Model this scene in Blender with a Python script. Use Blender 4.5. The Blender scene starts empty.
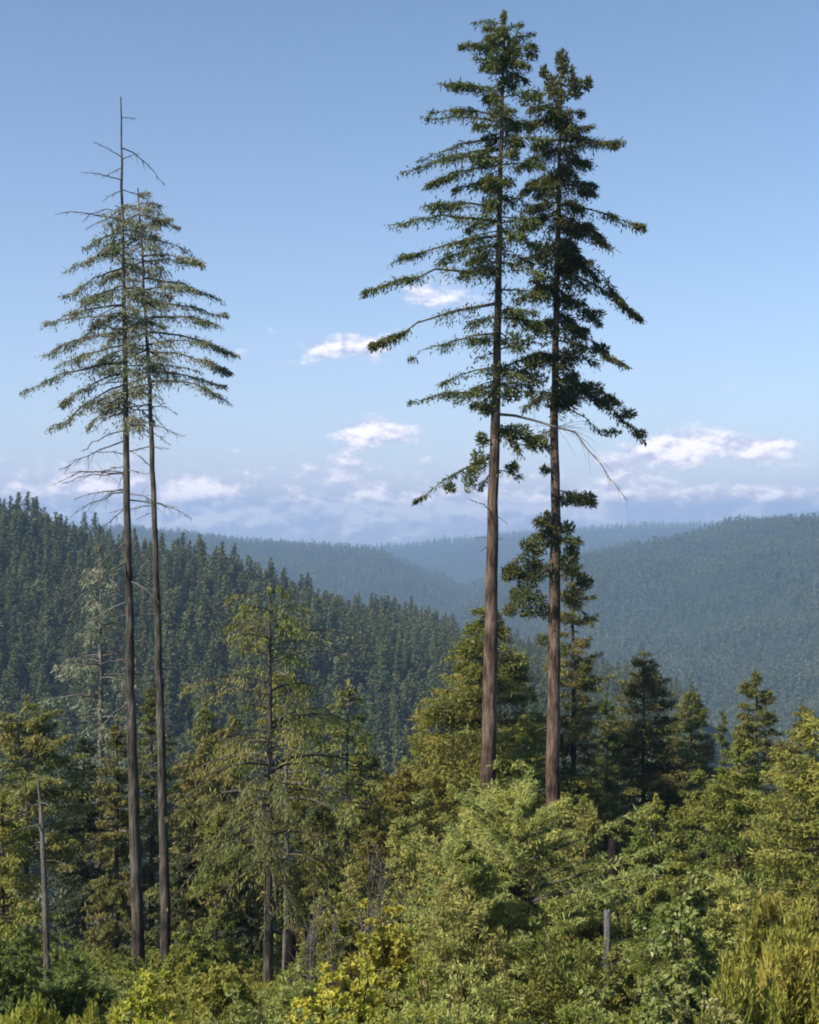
import bpy, math
import numpy as np
from mathutils import Vector

F = 1250.0           # focal length in pixels of the 819 x 1024 frame
CX, CY = 409.5, 512.0
R = math.radians
scene = bpy.context.scene
COL = scene.collection

def P(px, py, d):
    return np.array([(px - CX) / F * d, d, (CY - py) / F * d])

# ------------------------------------------------------------------ helpers
def mesh_np(name, V, faces, mats, mat_idx=None, smooth=False):
    """faces: list of (n,k) int arrays with equal k per array."""
    me = bpy.data.meshes.new(name)
    V = np.asarray(V, dtype=np.float32)
    me.vertices.add(len(V)); me.vertices.foreach_set('co', V.ravel())
    loops = np.concatenate([f.ravel() for f in faces]).astype(np.int32)
    tot = np.concatenate([np.full(len(f), f.shape[1], dtype=np.int32) for f in faces])
    start = np.concatenate([[0], np.cumsum(tot)[:-1]]).astype(np.int32)
    me.loops.add(len(loops)); me.loops.foreach_set('vertex_index', loops)
    me.polygons.add(len(tot)); me.polygons.foreach_set('loop_start', start)
    me.polygons.foreach_set('loop_total', tot)
    for m in mats: me.materials.append(m)
    if mat_idx is not None: me.polygons.foreach_set('material_index', np.asarray(mat_idx, dtype=np.int32))
    me.polygons.foreach_set('use_smooth', np.full(len(tot), smooth, dtype=bool))
    me.update(calc_edges=True)
    return me

class MB:
    """collects quads"""
    def __init__(s): s.V = []; s.Fc = []; s.n = 0; s.mi = []
    def add(s, V, Fq, mi=0):
        s.V.append(np.asarray(V, dtype=np.float32).reshape(-1, 3)); s.Fc.append(np.asarray(Fq) + s.n); s.n += len(s.V[-1]); s.mi.append(np.full(len(Fq), mi))
    def mesh(s, name, mats, smooth=False):
        by = {}
        for f, m in zip(s.Fc, s.mi): by.setdefault(f.shape[1], []).append((f, m))
        fs = [np.concatenate([a for a, _ in v]) for v in by.values()]
        ms = np.concatenate([np.concatenate([b for _, b in v]) for v in by.values()])
        return mesh_np(name, np.concatenate(s.V), fs, mats, ms, smooth)

def tube(mb, pts, rad, n=6, mi=0):
    pts = np.asarray(pts, float); rad = np.asarray(rad, float); k = len(pts)
    tan = np.gradient(pts, axis=0); tan /= np.linalg.norm(tan, axis=1)[:, None] + 1e-9
    ref = np.array([0, 0, 1.0]) if abs(tan[0][2]) < .8 else np.array([1.0, 0, 0])
    a = np.cross(tan, ref); a /= np.linalg.norm(a, axis=1)[:, None] + 1e-9
    b = np.cross(tan, a)
    th = np.linspace(0, 2 * math.pi, n, endpoint=False)
    V = pts[:, None] + rad[:, None, None] * (np.cos(th)[None, :, None] * a[:, None] + np.sin(th)[None, :, None] * b[:, None])
    i = np.arange(k - 1)[:, None] * n; j = np.arange(n)[None]; j2 = (j + 1) % n
    Fq = np.stack([i + j, i + j2, i + n + j2, i + n + j], -1).reshape(-1, 4)
    mb.add(V.reshape(-1, 3), Fq, mi)

def norm(v): return v / (np.linalg.norm(v, axis=-1, keepdims=True) + 1e-9)

def leaves(mb, C, U, W, lu, lw, mi=0, fold=0.0):
    """diamond leaves: centre, long direction, side direction"""
    n = len(C)
    lu = np.broadcast_to(lu, n)[:, None] * .5; lw = np.broadcast_to(lw, n)[:, None] * .5
    N = np.cross(U, W)
    V = np.stack([C - U * lu, C + W * lw - U * lu * .15 + N * lw * fold, C + U * lu, C - W * lw - U * lu * .15 + N * lw * fold], 1)
    mb.add(V.reshape(-1, 3), np.arange(n * 4).reshape(-1, 4), mi)

def link(name, me, parent=None, loc=None):
    o = bpy.data.objects.new(name, me); COL.objects.link(o)
    if parent is not None: o.parent = parent
    if loc is not None: o.location = loc
    return o
def empty(name, loc, label, cat, group=None):
    o = bpy.data.objects.new(name, None); COL.objects.link(o); o.location = loc
    o.empty_display_size = .5
    o['label'] = label; o['category'] = cat
    if group: o['group'] = group
    return o

# ------------------------------------------------------------------ materials
def nt(name):
    m = bpy.data.materials.new(name); m.use_nodes = True
    t = m.node_tree; t.nodes.clear(); return m, t, t.nodes, t.links

def leaf_mat(name, c1, c2, c3=None, rough=.55, transl=.3, spec=.3, nscale=.35):
    """c1..c2 varies per leaf, c3 blends in by clump (true colour of the plant: new growth, dry twigs)"""
    m, t, N, L = nt(name)
    out = N.new('ShaderNodeOutputMaterial'); bs = N.new('ShaderNodeBsdfPrincipled')
    bs.inputs['Roughness'].default_value = rough; bs.inputs['Specular IOR Level'].default_value = spec
    geo = N.new('ShaderNodeNewGeometry'); oi = N.new('ShaderNodeObjectInfo'); tc = N.new('ShaderNodeTexCoord')
    r = N.new('ShaderNodeValToRGB'); r.color_ramp.elements[0].color = (*c1, 1); r.color_ramp.elements[1].color = (*c2, 1)
    L.new(geo.outputs['Random Per Island'], r.inputs['Fac'])
    nz = N.new('ShaderNodeTexNoise'); nz.inputs['Scale'].default_value = nscale; nz.inputs['Detail'].default_value = 2
    L.new(tc.outputs['Object'], nz.inputs['Vector'])
    mr = N.new('ShaderNodeMapRange'); mr.inputs['From Min'].default_value = .42; mr.inputs['From Max'].default_value = .68
    L.new(nz.outputs['Fac'], mr.inputs['Value'])
    mx = N.new('ShaderNodeMix'); mx.data_type = 'RGBA'
    L.new(mr.outputs['Result'], mx.inputs['Factor']); L.new(r.outputs['Color'], mx.inputs['A']); mx.inputs['B'].default_value = (*(c3 or c2), 1)
    hs = N.new('ShaderNodeHueSaturation')
    a = N.new('ShaderNodeMapRange'); a.inputs['To Min'].default_value = .482; a.inputs['To Max'].default_value = .518
    b = N.new('ShaderNodeMapRange'); b.inputs['To Min'].default_value = .84; b.inputs['To Max'].default_value = 1.24
    L.new(oi.outputs['Random'], a.inputs['Value'])
    wn = N.new('ShaderNodeMath'); wn.operation = 'MULTIPLY'; wn.inputs[1].default_value = 7.31
    fr = N.new('ShaderNodeMath'); fr.operation = 'FRACT'
    L.new(oi.outputs['Random'], wn.inputs[0]); L.new(wn.outputs[0], fr.inputs[0]); L.new(fr.outputs[0], b.inputs['Value'])
    L.new(a.outputs['Result'], hs.inputs['Hue']); L.new(b.outputs['Result'], hs.inputs['Value']); L.new(mx.outputs['Result'], hs.inputs['Color'])
    L.new(hs.outputs['Color'], bs.inputs['Base Color'])
    if transl > 0:
        tr = N.new('ShaderNodeBsdfTranslucent'); ms = N.new('ShaderNodeMixShader'); ms.inputs['Fac'].default_value = transl
        hc = N.new('ShaderNodeHueSaturation'); hc.inputs['Value'].default_value = 1.3; hc.inputs['Saturation'].default_value = 1.15; hc.inputs['Hue'].default_value = .49
        L.new(hs.outputs['Color'], hc.inputs['Color']); L.new(hc.outputs['Color'], tr.inputs['Color'])
        L.new(bs.outputs[0], ms.inputs[1]); L.new(tr.outputs[0], ms.inputs[2]); L.new(ms.outputs[0], out.inputs['Surface'])
    else: L.new(bs.outputs[0], out.inputs['Surface'])
    return m

def bark_mat(name, c1, c2, c3, sc=3.0):
    m, t, N, L = nt(name)
    out = N.new('ShaderNodeOutputMaterial'); bs = N.new('ShaderNodeBsdfPrincipled'); bs.inputs['Roughness'].default_value = .9
    bs.inputs['Specular IOR Level'].default_value = .15
    tc = N.new('ShaderNodeTexCoord'); mp = N.new('ShaderNodeMapping'); mp.inputs['Scale'].default_value = (sc * 3, sc * 3, sc * .30)
    L.new(tc.outputs['Object'], mp.inputs['Vector'])
    nz = N.new('ShaderNodeTexNoise'); nz.inputs['Scale'].default_value = 1; nz.inputs['Detail'].default_value = 6; nz.inputs['Roughness'].default_value = .65
    L.new(mp.outputs[0], nz.inputs['Vector'])
    r = N.new('ShaderNodeValToRGB'); e = r.color_ramp.elements; e[0].position = .32; e[0].color = (*c1, 1); e[1].position = .68; e[1].color = (*c3, 1)
    k = e.new(.5); k.color = (*c2, 1)
    n2 = N.new('ShaderNodeTexNoise'); n2.inputs['Scale'].default_value = .55; n2.inputs['Detail'].default_value = 5; L.new(tc.outputs['Object'], n2.inputs['Vector'])
    ad = N.new('ShaderNodeMath'); ad.operation = 'MULTIPLY_ADD'; ad.inputs[1].default_value = .9; L.new(n2.outputs['Fac'], ad.inputs[0])
    sb = N.new('ShaderNodeMath'); sb.operation = 'SUBTRACT'; sb.inputs[1].default_value = .45; L.new(nz.outputs['Fac'], sb.inputs[0]); L.new(sb.outputs[0], ad.inputs[2])
    L.new(ad.outputs[0], r.inputs['Fac']); L.new(r.outputs[0], bs.inputs['Base Color'])
    bp = N.new('ShaderNodeBump'); bp.inputs['Strength'].default_value = 1; bp.inputs['Distance'].default_value = .25
    L.new(nz.outputs['Fac'], bp.inputs['Height']); L.new(bp.outputs[0], bs.inputs['Normal'])
    L.new(bs.outputs[0], out.inputs['Surface'])
    return m

M = {}
M['redwood_leaf'] = leaf_mat('redwood_needles', (0.0462, 0.0686, 0.022), (0.1122, 0.1386, 0.0418), (0.1452, 0.1518, 0.044), nscale=.5)
M['grey_leaf'] = leaf_mat('thin_grey_green_needles', (0.1069, 0.1449, 0.08), (0.2138, 0.2415, 0.1401), (0.3029, 0.2898, 0.2001), nscale=.5)
M['olive_leaf'] = leaf_mat('olive_needles', (0.0856, 0.112, 0.0219), (0.2022, 0.2241, 0.0494), (0.2801, 0.2466, 0.0494), nscale=.35)
M['brown_leaf'] = leaf_mat('brownish_olive_needles', (0.0776, 0.1014, 0.0253), (0.1656, 0.19, 0.0518), (0.2277, 0.19, 0.0575), nscale=.4)
M['dark_leaf'] = leaf_mat('dark_fir_needles', (0.062, 0.0822, 0.0242), (0.1554, 0.1628, 0.0423), (0.2276, 0.2056, 0.0544), nscale=.5)
M['green_leaf'] = leaf_mat('fresh_green_needles', (0.0924, 0.1176, 0.0253), (0.2184, 0.2352, 0.0518), (0.2856, 0.2629, 0.0575), nscale=.5)
M['pale_leaf'] = leaf_mat('pale_green_leaves', (0.1626, 0.1966, 0.0531), (0.3634, 0.378, 0.1182), (0.4209, 0.3931, 0.1182), nscale=.8, transl=.35)
M['yellow_leaf'] = leaf_mat('yellowing_leaves', (0.1935, 0.2222, 0.0396), (0.3871, 0.392, 0.066), (0.4782, 0.4443, 0.066), nscale=.8, transl=.35)
M['lime_leaf'] = leaf_mat('yellow_green_leaves', (0.1375, 0.168, 0.036), (0.3, 0.312, 0.066), (0.375, 0.336, 0.072), nscale=.8, transl=.35)
M['shiny_leaf'] = leaf_mat('glossy_round_leaves', (0.1044, 0.1326, 0.0369), (0.2656, 0.2806, 0.0859), (0.2467, 0.2495, 0.0737), rough=.42, spec=.4, nscale=.8)
M['blue_leaf'] = leaf_mat('bluish_green_fronds', (0.0934, 0.1299, 0.0389), (0.2055, 0.2454, 0.0691), (0.1869, 0.2166, 0.0518), nscale=.8)
M['hill_leaf'] = leaf_mat('hillside_needles', (0.047, 0.0662, 0.0238), (0.1008, 0.1251, 0.041), (0.1428, 0.1472, 0.0486), nscale=.08, transl=.15)
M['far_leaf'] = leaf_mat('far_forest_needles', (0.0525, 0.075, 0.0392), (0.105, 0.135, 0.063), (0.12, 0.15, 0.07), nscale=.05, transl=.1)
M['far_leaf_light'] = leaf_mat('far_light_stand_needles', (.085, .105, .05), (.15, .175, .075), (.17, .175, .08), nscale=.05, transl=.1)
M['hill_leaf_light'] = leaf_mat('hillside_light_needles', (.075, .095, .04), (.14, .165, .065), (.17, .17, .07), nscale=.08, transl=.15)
M['shade_leaf'] = leaf_mat('shade_toned_fir_needles', (.018, .028, .012), (.042, .058, .022), (.06, .07, .025), nscale=.5, transl=.15)  # deep shade of the lower-left gaps put into the needle colour
M['redwood_bark'] = bark_mat('redwood_bark', (.035, .024, .018), (.13, .088, .064), (.25, .18, .14))
M['grey_bark'] = bark_mat('grey_brown_bark', (.03, .026, .021), (.09, .078, .064), (.19, .17, .14))
M['dead_bark'] = bark_mat('silvered_dead_wood', (.10, .088, .075), (.21, .19, .165), (.33, .305, .275), 5)
M['twig'] = bark_mat('twig_bark', (.06, .05, .035), (.12, .10, .07), (.20, .17, .12), 6)
M['pale_wood'] = bark_mat('pale_stump_wood', (.12, .11, .11), (.22, .205, .21), (.34, .32, .33), 5)
M['char_wood'] = bark_mat('charred_wood', (.008, .007, .006), (.02, .017, .015), (.05, .045, .04), 5)
M['rock'] = bark_mat('pale_rock', (.22, .19, .17), (.38, .34, .31), (.52, .48, .45), 2)

# ground
def ground_mat():
    m, t, N, L = nt('forest_floor')
    out = N.new('ShaderNodeOutputMaterial'); bs = N.new('ShaderNodeBsdfPrincipled'); bs.inputs['Roughness'].default_value = 1; bs.inputs['Specular IOR Level'].default_value = .1
    tc = N.new('ShaderNodeTexCoord')
    n1 = N.new('ShaderNodeTexNoise'); n1.inputs['Scale'].default_value = 1.5; n1.inputs['Detail'].default_value = 8; n1.inputs['Roughness'].default_value = .7
    L.new(tc.outputs['Object'], n1.inputs['Vector'])
    r = N.new('ShaderNodeValToRGB'); e = r.color_ramp.elements; e[0].position = .35; e[0].color = (.02, .018, .01, 1); e[1].position = .7; e[1].color = (.09, .085, .04, 1)
    k = e.new(.5); k.color = (.045, .05, .02, 1)
    L.new(n1.outputs['Fac'], r.inputs['Fac'])
    n2 = N.new('ShaderNodeTexNoise'); n2.inputs['Scale'].default_value = .012; n2.inputs['Detail'].default_value = 9; n2.inputs['Roughness'].default_value = .8
    L.new(tc.outputs['Object'], n2.inputs['Vector'])
    r2 = N.new('ShaderNodeValToRGB'); e = r2.color_ramp.elements; e[0].position = .38; e[0].color = (.022, .034, .018, 1); e[1].position = .65; e[1].color = (.06, .075, .035, 1)
    L.new(n2.outputs['Fac'], r2.inputs['Fac'])
    sp = N.new('ShaderNodeSeparateXYZ'); L.new(tc.outputs['Object'], sp.inputs[0])
    mr = N.new('ShaderNodeMapRange'); mr.inputs['From Min'].default_value = 120; mr.inputs['From Max'].default_value = 400
    L.new(sp.outputs['Y'], mr.inputs['Value'])
    mx = N.new('ShaderNodeMix'); mx.data_type = 'RGBA'; L.new(mr.outputs[0], mx.inputs['Factor']); L.new(r.outputs[0], mx.inputs['A']); L.new(r2.outputs[0], mx.inputs['B'])
    L.new(mx.outputs['Result'], bs.inputs['Base Color'])
    bp = N.new('ShaderNodeBump'); bp.inputs['Strength'].default_value = 1; bp.inputs['Distance'].default_value = 8
    L.new(n2.outputs['Fac'], bp.inputs['Height']); L.new(bp.outputs[0], bs.inputs['Normal'])
    L.new(bs.outputs[0], out.inputs['Surface'])
    return m

# ------------------------------------------------------------------ terrain
def ridge(pts):   # (px, py, d) -> world
    return np.array([P(*p) for p in pts])
R1 = np.array([(-900, 700, 10), (-480, 820, 0), P(-30, 531, 880), P(0, 540, 905), P(60, 563, 940), P(160, 594, 985), P(250, 610, 1050), P(300, 623, 1100),
               P(350, 634, 1150), P(400, 641, 1220), P(465, 652, 1300), P(530, 690, 1400), P(620, 760, 1500)])
R2 = np.vstack([[(-3200, 5600, -60)], ridge([(100, 532, 5600), (165, 539, 5500), (250, 545, 5400), (330, 551, 5300), (370, 558, 5200), (430, 585, 5000), (490, 618, 4600), (540, 650, 4200)])])
R3 = np.vstack([[(-4500, 9500, -380)], ridge([(300, 560, 9400), (385, 556, 9300), (430, 547, 9300), (500, 547, 9300), (560, 534, 9400), (620, 529, 9500), (700, 527, 9500), (830, 519, 9500)]), [(4500, 9500, -60)]])
R4 = ridge([(500, 640, 3600), (550, 597, 3900), (590, 568, 4100), (650, 551, 4200), (700, 541, 4200), (735, 530, 4150), (765, 526, 4100), (800, 529, 4100), (830, 529, 4000), (1000, 522, 4000), (1300, 520, 3900)])

def seg_dist(x, y, pts):
    best = np.full(x.shape, 1e9); bz = np.zeros(x.shape)
    for a, b in zip(pts[:-1], pts[1:]):
        d = b[:2] - a[:2]; t = np.clip(((x - a[0]) * d[0] + (y - a[1]) * d[1]) / (d @ d), 0, 1)
        dd = np.hypot(x - a[0] - t * d[0], y - a[1] - t * d[1])
        z = a[2] + t * (b[2] - a[2]); w = dd < best
        best = np.where(w, dd, best); bz = np.where(w, z, bz)
    return best, bz

def ridge_h(x, y, pts, s, w, ax=1.0):
    x = x * ax; pts = pts * np.array([ax, 1, 1])
    best = np.full(x.shape, -1e9)
    for a, b in zip(pts[:-1], pts[1:]):
        d = b[:2] - a[:2]; t = np.clip(((x - a[0]) * d[0] + (y - a[1]) * d[1]) / (d @ d), 0, 1)
        dd = np.hypot(x - a[0] - t * d[0], y - a[1] - t * d[1])
        best = np.maximum(best, a[2] + t * (b[2] - a[2]) - s * (np.sqrt(dd * dd + w * w) - w))
    return best

def vnoise(x, y, seed):
    """smooth value noise"""
    xi = np.floor(x).astype(np.int64); yi = np.floor(y).astype(np.int64); fx = x - xi; fy = y - yi
    def h(a, b):
        n = (a * 374761393 + b * 668265263 + seed * 974634777) & 0xffffffff
        n = ((n ^ (n >> 13)) * 1274126177) & 0xffffffff
        return ((n ^ (n >> 16)) & 0xffff) / 65535.0
    fx = fx * fx * (3 - 2 * fx); fy = fy * fy * (3 - 2 * fy)
    return (h(xi, yi) * (1 - fx) + h(xi + 1, yi) * fx) * (1 - fy) + (h(xi, yi + 1) * (1 - fx) + h(xi + 1, yi + 1) * fx) * fy - .5
def fbm(x, y, seed, o=3):
    s = 0; a = 1
    for k in range(o): s = s + a * vnoise(x * 2 ** k, y * 2 ** k, seed + k); a *= .5
    return s

def hgt(x, y):
    x = np.asarray(x, float); y = np.asarray(y, float)
    yy = np.maximum(y, 0)
    near = -1.8 - .42 * np.minimum(yy, 32) - .30 * np.clip(yy - 32, 0, 78) - .52 * np.maximum(yy - 110, 0) + np.where(y < 0, -.12 * np.maximum(y, -250), 0)
    near = near + fbm(x / 14, y / 14, 5) * np.clip(np.hypot(x, y) / 12, 0, 1) * 1.2 + fbm(x / 60, y / 60, 9) * np.clip(np.hypot(x, y) / 60, 0, 1) * 2.5
    hs = [near]
    for pts, s, w, ns, am, seed, axs in ((R1, .36, 40, 160, 14, 21, 1), (R2, .16, 150, 600, 70, 31, 3), (R3, .13, 300, 1200, 60, 41, 1), (R4, .115, 150, 480, 105, 51, 4)):
        d, z = seg_dist(x, y, pts)
        am_ = am * np.clip(d / (w * 3), 0, 1)
        hs.append(ridge_h(x, y, pts, s, w, axs) + fbm(x / ns, y / ns, seed) * am_)
    hs.append(np.full(x.shape, -430.0))
    H = np.stack(hs); k = 9.0
    mx = H.max(0)
    out = mx + k * np.log(np.exp((H - mx) / k).sum(0))
    return np.where(np.hypot(x, y) < 130, near, out)

def build_ground():
    rr = np.concatenate([[0.5], np.geomspace(1.5, 11000, 420)])
    th = np.concatenate([np.linspace(-.42, .42, 420), np.linspace(.42, 2 * math.pi - .42, 110)[1:-1]])
    RR, TH = np.meshgrid(rr, th, indexing='ij')
    X = RR * np.sin(TH); Y = RR * np.cos(TH); Z = hgt(X, Y)
    n, k = RR.shape
    V = np.stack([X, Y, Z], -1).reshape(-1, 3)
    i = np.arange(n - 1)[:, None] * k; j = np.arange(k)[None]; j2 = (j + 1) % k
    Fq = np.stack([i + j, i + k + j, i + k + j2, i + j2], -1).reshape(-1, 4)
    cap = np.arange(k)[None][:, ::-1]
    me = mesh_np('ground', V, [Fq[:, ::-1], cap[:, ::-1]], [ground_mat()], None, True)
    o = link('ground', me); o['kind'] = 'structure'; o['label'] = 'forested hills and valley floor'
build_ground()

# ------------------------------------------------------------------ tree makers
def wood_path(p0, az, L, e0, droop, up, n=7, wob=.04, rng=None):
    t = np.linspace(0, 1, n)
    d = np.array([math.cos(az), math.sin(az), 0.])
    pts = p0 + d * (L * t * (1 - .12 * abs(e0)))[:, None]
    pts[:, 2] += L * (e0 * t - droop * t * t + up * t ** 3)
    if rng is not None: pts[1:] += rng.normal(0, wob * L * .3, (n - 1, 3)) * t[1:, None]
    return pts

def interp(pts, t):
    x = np.clip(t, 0, 1) * (len(pts) - 1); i = np.minimum(x.astype(int), len(pts) - 2); f = (x - i)[:, None]
    p = pts[i] * (1 - f) + pts[i + 1] * f; d = norm(pts[i + 1] - pts[i])
    return p, d

def dress(mb, pts, n, tw, sz, rng, t0=.15, hang=.25, flat=.35, asp=.3, tuft=0.0, mi=0, clump=0):
    """foliage sprays on side twigs along a limb path. tw = twig length at mid limb"""
    if n < 1: return
    if clump:
        k = max(2, int(clump)); ct = t0 + (1 - t0) * rng.random(k) ** .8
        t = np.clip(ct[rng.integers(0, k, n)] + rng.normal(0, .06, n), t0, 1)
    else: t = t0 + (1 - t0) * rng.random(n) ** .85
    p, d = interp(pts, t)
    side = rng.choice([-1., 1.], n)
    perp = norm(np.cross(d, [0, 0, 1.])) * side[:, None]
    fwd = .45 + .5 * t[:, None]
    twd = norm(perp + d * fwd + rng.normal(0, flat, (n, 3)))
    twl = tw * (1.15 - .75 * t) * (.6 + .6 * rng.random(n))
    s = rng.random(n) ** .75
    c = p + twd * (twl * s)[:, None]
    c[:, 2] -= hang * twl * s * s + rng.random(n) * hang * twl * .3
    c += rng.normal(0, sz * .22, (n, 3))
    u = norm(twd + rng.normal(0, .45, (n, 3)) + np.array([0, 0, -hang]) + np.array([0, 0, tuft]))
    nrm = norm(np.array([0, 0, 1.]) + rng.normal(0, .55, (n, 3)))
    w = norm(np.cross(nrm, u))
    l = sz * (.6 + .8 * rng.random(n))
    leaves(mb, c, u, w, l, l * asp, mi)

def trunk_pts(H, lean=(0, 0), rng=None, n=14, wob=.0025):
    t = np.linspace(0, 1, n); p = np.zeros((n, 3)); p[:, 2] = t * H; p[:, 0] = lean[0] * t; p[:, 1] = lean[1] * t
    if rng is not None: p[1:, :2] += np.cumsum(rng.normal(0, wob * H, (n - 1, 2)), 0) * .4
    return p, t

def make_trunk(mb, p, t, r0, rt=.03, n=10, mi=0, flare=.35):
    rad = r0 * ((1 - t) ** .85 + flare * np.exp(-t * 35)) + rt
    pp = p.copy(); pp[0, 2] -= .8
    tube(mb, pp, rad, n, mi)

def conifer(seed, H, Rm, nb, base=.1, spray=.45, per=22, droop=.25, e0=(.25, -.15), up=.12, prof=.75, trunk_r=None, gap=0.25, twig=None,
            hang=.3, asp=.3, both=None, lean=(0, 0), topblunt=0, flat=.35, dead=0, maxb=None, limbr=.02, tuft=0., clump=0, inner=.15):
    rng = np.random.default_rng(seed)
    wood = MB(); crown = MB()
    tp, tt = trunk_pts(H, lean, rng)
    make_trunk(wood, tp, tt, trunk_r or H * .011)
    hs = base + (1 - base) * np.sort(rng.random(nb) ** .9)
    az = rng.random(nb) * 2 * math.pi
    ph = rng.random(6) * 6.28
    for k in range(nb):
        h = hs[k]; hh = (h - base) / (1 - base)
        lob = 1 + gap * math.sin(az[k] * 2 + ph[0] + h * 9) * .6 + gap * math.sin(az[k] * 3 + ph[1] - h * 17) * .5 + gap * rng.normal() * .5
        pr = max((1 - hh), 0) ** prof
        if topblunt: pr = max(pr, topblunt * (1 - hh ** 8))
        pr *= min(1, .45 + hh * 4)
        L = max(Rm * pr * lob, Rm * .05)
        p0 = np.array([np.interp(h, tt, tp[:, i]) for i in range(3)])
        e = e0[1] + (e0[0] - e0[1]) * hh + rng.normal(0, .07)
        pts = wood_path(p0, az[k], L, e, droop * (1 - .5 * hh), up, 6, rng=rng)
        isdead = rng.random() < dead * (1.4 - hh)
        tube(wood, pts, np.linspace(limbr * (1 + L * .45), .006 * (1 + L * .2), 6), 4)
        tw = (twig or .28 * Rm) * (.35 + .65 * pr)
        n = int(per * 2.4 * (L + .35)) if not isdead else int(per * L * .25)
        dress(crown, pts, n, tw, spray * .72, rng, inner, hang, flat, asp * .85, tuft, clump=clump)
    # leader tuft
    pts = np.array([tp[-1] - [0, 0, H * .05], tp[-1] + [0, 0, spray * .9]])
    dress(crown, pts, int(per * 1.2), Rm * .07, spray * .7, rng, 0, -.3, .5, asp)
    return wood, crown

def base_for(px, py, d, top=None):
    """ground point under the image column at distance d; returns loc, height so the top lands at py"""
    x = (px - CX) / F * d; z = float(hgt(np.array([x]), np.array([d]))[0])
    return Vector((x, d, z)), (CY - py) / F * d - z

def plant_conifer(name, label, px, top, d, wpx, leaf, bark, seed, cat='tree', group=None, parts=('trunk', 'crown'), **kw):
    loc, H = base_for(px, top, d)
    H = max(H, 1)
    Rm = wpx * .6 / F * d
    w, c = conifer(seed, H, Rm, **kw)
    e = empty(name, loc, label, cat, group)
    link(parts[0], w.mesh('wood', [M[bark]], True), e)
    link(parts[1], c.mesh('foliage', [M[leaf]]), e)
    return e

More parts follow.
